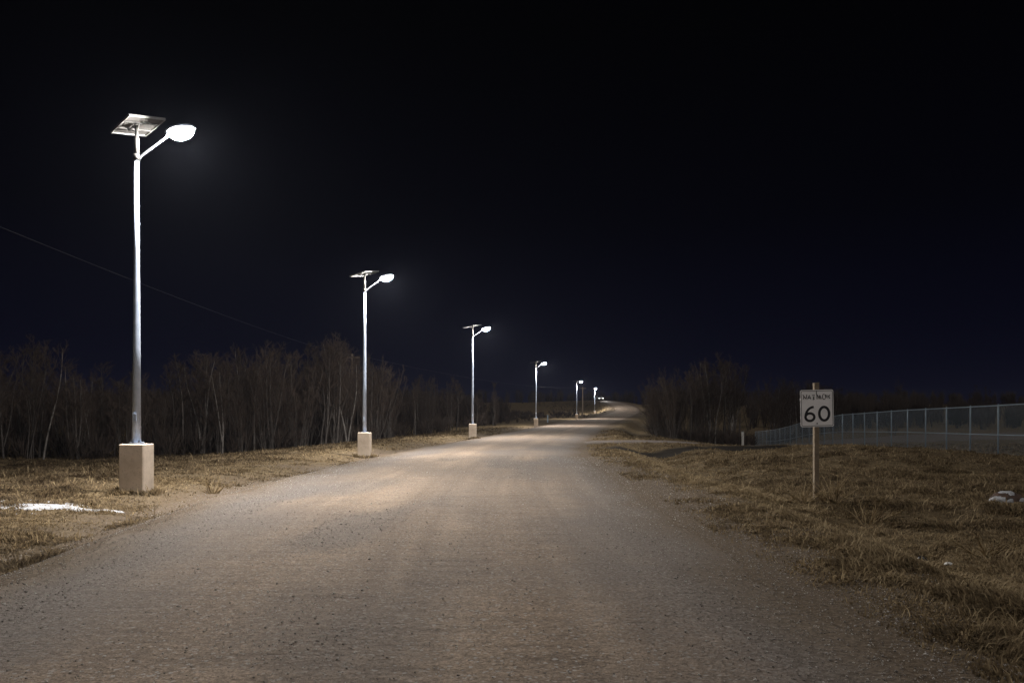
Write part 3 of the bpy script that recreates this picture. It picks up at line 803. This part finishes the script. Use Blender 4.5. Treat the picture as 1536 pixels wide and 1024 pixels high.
# ------------------------------------------------------------------ dead grass (nobody could count it)
def blades(name, n, region, seed, dmin, dmax, label):
    g = np.random.default_rng(seed)
    d = dmin * np.exp(g.random(n) * math.log(dmax / dmin)); x = region(d, g.random(n))
    foot = np.zeros(n, bool)
    if dmin > 5:
        for k_, (cx_, cy_) in enumerate(((-7.82, 16.0), (-6.18, 32.2), (-2.68, 52.4))):
            sl_ = slice(k_ * 1100, (k_ + 1) * 1100); a_ = g.uniform(0, 6.283, 1100); r_ = .27 / np.maximum(np.abs(np.cos(a_)), np.abs(np.sin(a_))) + np.abs(g.normal(0, .10, 1100))
            x[sl_] = cx_ + r_ * np.cos(a_); d[sl_] = cy_ + r_ * np.sin(a_); foot[sl_] = True
    e = -in_road(x, d); q, w = side_dist(x, d)
    wob = (fbm(x * 0.6, d * 0.35 + 30, 4) - 0.47) * 2.4
    cover = np.where(x > fR(d), sstep(0.0, 1.7, e + wob * 1.0), sstep(0.5, 2.3, e + wob * 1.5))
    clump = fbm(x * 1.5 + 80, d * 1.5, 3)
    keep = (g.random(n) < cover * (0.40 + 1.4 * sstep(.34, .6, clump)) + .13 * (e > .15) * vnoise(x * 1.3, d * 1.3)) & (q > w / 2 + .3) & (e > 0.1) & (ditch_shade_at(x, d) < .35) | foot
    clump = np.where(foot, .62, clump); cover = np.where(foot, 1.0, cover)
    x, d, e, clump, cover, foot = x[keep], d[keep], e[keep], clump[keep], cover[keep], foot[keep]; n = len(x)
    z = ground_h(x, d)
    yel = np.where(x > fR(d), np.exp(-((e - 2.6) / 1.3) ** 2), np.exp(-((e - 2.2) / 1.3) ** 2)) * (d < 60)
    ln = (0.055 + 0.095 * sstep(.35, .65, clump)) * g.uniform(.5, 1.5, n) * (0.35 + .65 * cover) * (1 - 0.35 * yel)
    sw = fbm(x * .8, d * .8 + 11, 3) * 18 + fbm(x * 3 + 5, d * 3, 2) * 8
    az = sw + g.normal(0, .55, n); lean = np.clip(g.normal(1.22, .28, n), .2, 1.52)
    stalk = g.random(n) < .02; ln = np.where(stalk, ln * 1.4 + .07, ln); lean = np.where(stalk, np.clip(lean * .9, .2, 1.35), lean)
    lean = np.where(foot, lean * .62, lean)
    wd = (0.0032 + 0.00042 * d) * g.uniform(.7, 1.3, n)
    dx, dy = np.cos(az), np.sin(az); px_, py_ = -dy, dx
    l1, l2 = ln * .5, ln * .55
    m_ = np.stack([x + dx * np.sin(lean * .6) * l1, d + dy * np.sin(lean * .6) * l1, z + np.cos(lean * .6) * l1], 1)
    tpt = m_ + np.stack([dx * np.sin(lean * 1.25) * l2, dy * np.sin(lean * 1.25) * l2, np.cos(lean * 1.25) * l2], 1)
    tpt[:, 2] = np.maximum(tpt[:, 2], z + .008)
    b = np.stack([x, d, z - .015], 1); sd_ = np.stack([px_, py_, np.zeros(n)], 1) * wd[:, None]
    V = np.stack([b - sd_, b + sd_, m_ - sd_ * .8, m_ + sd_ * .8, tpt], 1).reshape(-1, 3)
    i0 = np.arange(n) * 5
    Q = np.stack([i0, i0 + 1, i0 + 3, i0 + 2], 1); T3 = np.stack([i0 + 2, i0 + 3, i0 + 4], 1)
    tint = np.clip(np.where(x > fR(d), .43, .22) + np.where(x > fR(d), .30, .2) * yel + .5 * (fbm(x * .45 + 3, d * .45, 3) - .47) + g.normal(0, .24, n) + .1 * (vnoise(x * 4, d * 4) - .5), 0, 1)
    tint = np.where(stalk, np.clip(tint + .38, 0, 1), tint)
    me = np_mesh(name, V, [Q, T3], False, tint=np.repeat(tint, 5))
    print(name, n)
    return tag(link_mesh(name, me, M["dry_grass"]), label, kind="stuff")
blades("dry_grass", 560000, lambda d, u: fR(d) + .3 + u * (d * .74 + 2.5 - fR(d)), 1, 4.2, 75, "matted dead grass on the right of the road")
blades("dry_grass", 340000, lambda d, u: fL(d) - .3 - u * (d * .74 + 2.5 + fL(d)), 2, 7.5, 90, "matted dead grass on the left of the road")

# ------------------------------------------------------------------ loose stones
g = np.random.default_rng(9); n = 170000
d = 3.6 * np.exp(g.random(n) * math.log(30 / 3.6)); u = g.random(n)
x = fL(d) - 1.2 + u * (fR(d) - fL(d) + 3.2)
keep = (np.abs(x) < d * .72 + 1); x, d = x[keep], d[keep]
e = in_road(x, d); lz = np.clip((1 - sstep(0.1, 1.7, e)) * .9 + .6 * sstep(.45, .62, fbm(x * .5 + 70, d * .18, 3)), 0.11, 1)
keep = (g.random(len(x)) < lz) & (e > -1.8); x, d, e = x[keep], d[keep], e[keep]; n = len(x)
z = np.where(e > 0.0, road_z(x, d), ground_h(x, d)); z = np.where((e > -.3) & (e <= .1), np.maximum(ground_h(x, d), z - .03), z)
sz_ = np.clip(0.0037 * np.exp(g.normal(0, .45, n)), .0025, .013) * (1 + d * .022)
octa = np.array([(1, 0, 0), (0, 1, 0), (-1, 0, 0), (0, -1, 0), (.1, .1, .75), (0, 0, -.6)])
fo = np.array([(0, 1, 4), (1, 2, 4), (2, 3, 4), (3, 0, 4), (1, 0, 5), (2, 1, 5), (3, 2, 5), (0, 3, 5)])
J = octa[None] * g.uniform(.6, 1.3, (n, 6, 3)); a = g.uniform(0, 6.28, n); ca, sa = np.cos(a)[:, None], np.sin(a)[:, None]
Jx = J[..., 0] * ca - J[..., 1] * sa; Jy = J[..., 0] * sa + J[..., 1] * ca
V = np.stack([Jx, Jy, J[..., 2]], -1) * sz_[:, None, None] + np.stack([x, d, z + sz_ * .25], 1)[:, None, :]
F = (fo[None] + (np.arange(n) * 6)[:, None, None]).reshape(-1, 3)
tint = np.clip(g.normal(.74, .22, n), .3, .97); tint[g.random(n) < .08] = 1.0
me = np_mesh("loose_gravel", V.reshape(-1, 3), [F], False, tint=np.repeat(tint, 6))
tag(link_mesh("loose_gravel", me, M["stones"]), "loose stones scattered over the road and its edges", kind="stuff"); print("stones", n)

# ------------------------------------------------------------------ tall dry weeds
def weed(px, py, d, hgt, n, seed, label):
    random.seed(seed); x = (px - HX) / FPX * d; mb = MB()
    for _ in range(n):
        a = rv(0, 6.28); r = rv(0, .12); el = rv(.55, 1.4); l = hgt * rv(.5, 1.1)
        p = Vector((r * math.cos(a), r * math.sin(a), -.03)); dd = Vector((math.cos(a) * math.cos(el), math.sin(a) * math.cos(el), math.sin(el)))
        path = [p]
        for s_ in range(4):
            path.append(path[-1] + dd * l / 4); dd = (dd + Vector((rv(-.2, .2), rv(-.2, .2), rv(-.28, .1)))).normalized()
        mb.tube(path, [.010, .009, .008, .007, .004], 4, False)
        for _ in range(2):
            k = random.randrange(1, 4); e_ = (dd + Vector((rv(-.8, .8), rv(-.8, .8), rv(0, .7)))).normalized() * l * rv(.12, .3)
            mb.tube([path[k], path[k] + e_], [.007, .004], 3, False)
    me = bpy.data.meshes.new("dry_weed"); me.from_pydata(mb.v, [], mb.f)
    at_ = me.attributes.new("tint", 'FLOAT', 'POINT'); at_.data.foreach_set("value", np.random.default_rng(seed).uniform(.8, 1, len(mb.v)).astype(np.float32))
    o = link_mesh("dry_weed", me, M["dry_grass"]); o.location = (x, d, H(x, d)); tag(o, label, "weed")
weed(1248, 752, 14.85, .62, 26, 1, "largest clump of tall dry weeds, just right of the sign post")
weed(1206, 752, 15.0, .55, 26, 2, "clump of dry weeds at the left foot of the sign post")
weed(1300, 775, 13.6, .55, 12, 3, "sprawling dry weed with long bent stalks, right of the sign's weeds")
weed(1480, 830, 10.6, .42, 16, 4, "dry weed with thin upright stalks below the snowy rock, near the right edge")
weed(320, 725, 17.2, .40, 26, 5, "bushy tuft of golden dead grass right of the nearest lamp's block")

# ------------------------------------------------------------------ snow streak, rock, litter
def blob(name, mt, loc, size, seed, parent=None, nseg=(22, 12), rough=.25):
    g = np.random.default_rng(seed); vs = []; fs = []; a_, b_ = nseg
    off = g.uniform(0, 50, 2)
    for j in range(b_ + 1):
        ph = -math.pi / 2 + math.pi * j / b_
        for i in range(a_):
            th = 2 * math.pi * i / a_
            p = np.array([math.cos(ph) * math.cos(th), math.cos(ph) * math.sin(th), math.sin(ph)])
            k = 1 + rough * 2 * (float(fbm(np.array([p[0] * 1.6 + off[0] + p[2]]), np.array([p[1] * 1.6 + off[1] + p[2] * 1.3]), 3)[0]) - .45)
            vs.append(tuple(p * k * np.array(size) / 2))
    for j in range(b_):
        for i in range(a_):
            k = (i + 1) % a_; fs.append((j * a_ + i, j * a_ + k, j * a_ + a_ + k, j * a_ + a_ + i))
    o = MB().add(vs, fs).build(name, M[mt], parent, True); o.location = loc; return o

gx2 = np.arange(-10.6, -6.6, 0.03); gy2 = np.arange(12.5, 14.3, 0.025)
X2, Y2 = np.meshgrid(gx2, gy2); x2, y2 = X2.ravel(), Y2.ravel()
cl = 13.05 + (x2 + 8.8) * .28
msk = np.exp(-((y2 - cl) / np.interp(x2, [-10.6, -8.8, -8.0, -7.0, -6.6], [.30, .30, .26, .15, .05])) ** 2)
hs = (msk * 1.0 + (fbm(x2 * 3.2, y2 * 9, 5) - .47) * 2.6 - np.interp(x2, [-10.6, -8.2, -7.2, -6.7], [.30, .40, .85, 1.4]))
z2 = ground_h(x2, y2) + np.clip(hs, -.5, .25) * .09
ix = np.arange(len(x2)).reshape(len(gy2), len(gx2))
F = np.stack([ix[:-1, :-1], ix[:-1, 1:], ix[1:, 1:], ix[1:, :-1]], -1).reshape(-1, 4)
F = F[(hs[F].max(1) > -.12)]
me = np_mesh("snow_patch", np.stack([x2, y2, z2], 1), [F], True)
tag(link_mesh("snow_patch", me, M["snow"]), "thin streak of leftover white snow in the grass left of the nearest lamp", "snow patch")

rd = 14.3; rxp = (1508 - HX) / FPX * rd; rz0 = H(rxp, rd)
rock = blob("rock", "rusty_rock", (rxp, rd, rz0 + .10), (.62, .45, .36), 5, rough=.3)
tag(rock, "dark reddish brown rock with patches of snow, in the grass by the right edge", "rock")
rm = rock.data; rvs = np.array([tuple(v_.co) for v_ in rm.vertices]); a_, b_ = 22, 12
for cxs, rr_, nm_ in (((-.23, -.15, .04), .13, 1), ((-.06, -.21, -.01), .075, 2), ((.03, -.02, .19), .12, 3), ((.26, -.10, .03), .10, 4)):
    wgt = np.linalg.norm((rvs - np.array(cxs)) * np.array((1, 1, 1.3)), axis=1) / rr_ + 1.1 * (vnoise(rvs[:, 0] * 22 + nm_ * 7, rvs[:, 2] * 26 + rvs[:, 1] * 19) - .5)
    fcs = [tuple(p_.vertices) for p_ in rm.polygons if min(wgt[k] for k in p_.vertices) < .85]
    if not fcs: continue
    used = sorted({k for f in fcs for k in f}); ix_ = {k: n_ for n_, k in enumerate(used)}
    vs = [tuple(rvs[k] * (1 + (.06 if wgt[k] < 1.0 else -.03))) for k in used]
    MB().add(vs, [tuple(ix_[k] for k in f) for f in fcs]).build("snow_cap", M["snow"], rock, True)
ld = 10.5; lx = (1385 - HX) / FPX * ld
o = blob("black_litter", "black_plastic", (lx, ld, H(lx, ld) + .05), (.19, .12, .12), 12, None, (16, 9), .5); o.rotation_euler = (0, .35, .3)
tag(o, "small crumpled black piece of litter in the grass right of the road", "litter")
ld = 10.2; lx = (1422 - HX) / FPX * ld
o = blob("white_litter", "white_litter", (lx, ld, H(lx, ld) + .035), (.11, .08, .05), 14, None, (14, 8), .3)
tag(o, "small white scrap of litter right of the black one", "litter")

# ------------------------------------------------------------------ utility poles, wires, marker posts
def upole(x, y, hgt, label, group):
    z = H(x, y); r = tag(empty("utility_pole", (x, y, z)), label, "utility pole", group)
    MB().tube([(0, 0, -.4), (0, 0, hgt * .5), (0, 0, hgt)], [.15, .125, .10], 12).build("shaft", M["utility_wood"], r, True)
    MB().box((0, 0, hgt - .35), (1.5, .09, .11), bev=.01).build("crossarm", M["utility_wood"], r)
    for sx_ in (-.65, .65):
        MB().tube([(sx_, 0, hgt - .295), (sx_, 0, hgt - .2), (sx_, 0, hgt - .16)], [.03, .045, .025], 8).build("insulator", M["car_glass"], r, True)
    return Vector((x, y, z + hgt))
G = "wooden utility poles left of the road"
pB = at(528, 533, 75); pA = Vector((-19.2, 12, 9.25)); pC = at(874, 580, 171)
tB = upole(pB.x, pB.y, pB.z + .15 - H(pB.x, pB.y), "wooden utility pole almost hidden in the wood by the second lamp", G)
tC = upole(pC.x, pC.y, pC.z - H(pC.x, pC.y), "thin dark wooden utility pole just right of the fifth lamp", G)
def wire(a, b, sag, r, label):
    pts = [a.lerp(b, k / 24) - Vector((0, 0, sag * 4 * (k / 24) * (1 - k / 24))) for k in range(25)]
    o = MB().tube(pts, r, 6).build("overhead_wire", M["cable"], None, True); tag(o, label, "overhead wire", "overhead wires")
wire(pA, tB + Vector((-.65, 0, -.16)), .55, .006, "thin overhead wire sloping down across the sky from the left edge")
wire(tB + Vector((.65, 0, -.16)), tC + Vector((-.65, 0, -.16)), 1.0, .008, "fainter overhead wire dipping between the second lamp and the bend")

def marker(px, d, hgt, wdt, mt, cap, label):
    x = (px - HX) / FPX * d; r = tag(empty("marker_post", (x, d, H(x, d))), label, "marker post")
    MB().box((0, 0, hgt / 2 - .1), (wdt, wdt * .7, hgt + .2), bev=.02).build("post", M[mt], r)
    MB().box((0, 0, hgt + .045), (wdt * 1.25, wdt * .95, .09), bev=.02).build("cap", M[cap], r)
marker(1114, 84, 1.5, .24, "white_litter", "alu_frame", "short white marker post at the foot of the grove, left of the fence end")
marker(821.5, 118, 1.15, .20, "fence_metal", "wood_post", "short bluish marker post with a tan cap right of the fourth lamp")

# ------------------------------------------------------------------ distant car
cx_, cy_ = (897.5 - HX) / FPX * 263, 263.0
car = tag(empty("car", (cx_, cy_, float(road_z(np.array([cx_]), np.array([cy_]))[0]) + .02), math.radians(18)), "tiny white car with its headlights on, coming over the far crest of the road", "car")
prof = [(-2.25, .35), (-2.28, .75), (-2.15, .95), (-1.15, 1.05), (-.55, 1.62), (1.35, 1.66), (2.05, 1.15), (2.25, 1.05), (2.28, .40)]
vs = []; fs = []; n = len(prof)                     # car points to -y; width along x, cabin narrower
for sx_ in (-1, 1):
    for (yy, zz) in prof: vs.append((sx_ * (0.92 if zz < 1.2 else 0.74), yy, zz))
fs += [tuple(range(n)), tuple(range(2 * n - 1, n - 1, -1))]
for i in range(n):
    j = (i + 1) % n; fs.append((j, i, i + n, j + n))
MB().add(vs, fs).build("body", M["car_paint"], car)
MB().add([(-.76, -1.10, 1.10), (.76, -1.10, 1.10), (.68, -.60, 1.60), (-.68, -.60, 1.60), (-.76, -1.14, 1.07), (.76, -1.14, 1.07), (.68, -.64, 1.57), (-.68, -.64, 1.57)],
         [(3, 2, 1, 0), (4, 5, 6, 7), (0, 1, 5, 4), (1, 2, 6, 5), (2, 3, 7, 6), (3, 0, 4, 7)]).build("windscreen", M["car_glass"], car)
for sx_ in (-1, 1):
    mb = MB(); mb.add([(sx_ * .86, -.75, 1.12), (sx_ * .86, 1.45, 1.14), (sx_ * .765, 1.1, 1.58), (sx_ * .765, -.40, 1.56), (sx_ * .84, -.75, 1.12), (sx_ * .84, 1.45, 1.14), (sx_ * .74, 1.1, 1.58), (sx_ * .74, -.40, 1.56)],
         [(0, 1, 2, 3), (7, 6, 5, 4), (0, 4, 5, 1), (1, 5, 6, 2), (2, 6, 7, 3), (3, 7, 4, 0)]); mb.build("side_window", M["car_glass"], car)
    MB().box((sx_ * .66, -2.26, .80), (.36, .08, .18), bev=.02).build("headlight", M["headlight_on"], car)
    hl = bpy.data.lights.new("headlight_beam", "SPOT"); hl.energy = 1500; hl.spot_size = math.radians(50); hl.spot_blend = .8; hl.shadow_soft_size = .08
    ho = bpy.data.objects.new("headlight_beam", hl); COL.objects.link(ho); ho.parent = car; ho.location = (sx_ * .66, -2.36, .80); ho.rotation_euler = (math.radians(84), 0, math.radians(180))
    MB().box((sx_ * .72, 2.26, .90), (.24, .06, .2), bev=.02).build("tail_light", M["red_lens"], car)
    for yy in (-1.45, 1.40):
        w_ = MB().tube([(sx_ * .72, yy, .34), (sx_ * .95, yy, .34)], .34, 18).build("wheel", M["tyre"], car)
        MB().tube([(sx_ * .945, yy, .34), (sx_ * .962, yy, .34)], .2, 14).build("rim", M["alu_frame"], w_)
MB().box((0, -2.29, .52), (1.5, .06, .20), bev=.02).build("bumper", M["tyre"], car)

# ------------------------------------------------------------------ haze volume added to imitate lens glow round the lamps
hz = MB().box((0, 300, 11), (1500, 1000, 34)).build("haze", None)
m = bpy.data.materials.new("haze"); m.use_nodes = True; m.node_tree.nodes.clear()
oo = m.node_tree.nodes.new("ShaderNodeOutputMaterial"); pv = m.node_tree.nodes.new("ShaderNodeVolumePrincipled")
pv.inputs["Color"].default_value = (0.72, 0.78, 1.0, 1); pv.inputs["Density"].default_value = HAZE_DENSITY; pv.inputs["Anisotropy"].default_value = 0.2
m.node_tree.links.new(pv.outputs[0], oo.inputs["Volume"]); hz.data.materials.append(m); tag(hz, kind="stuff"); hz["label"] = "thin haze added for a glow round the lamps"
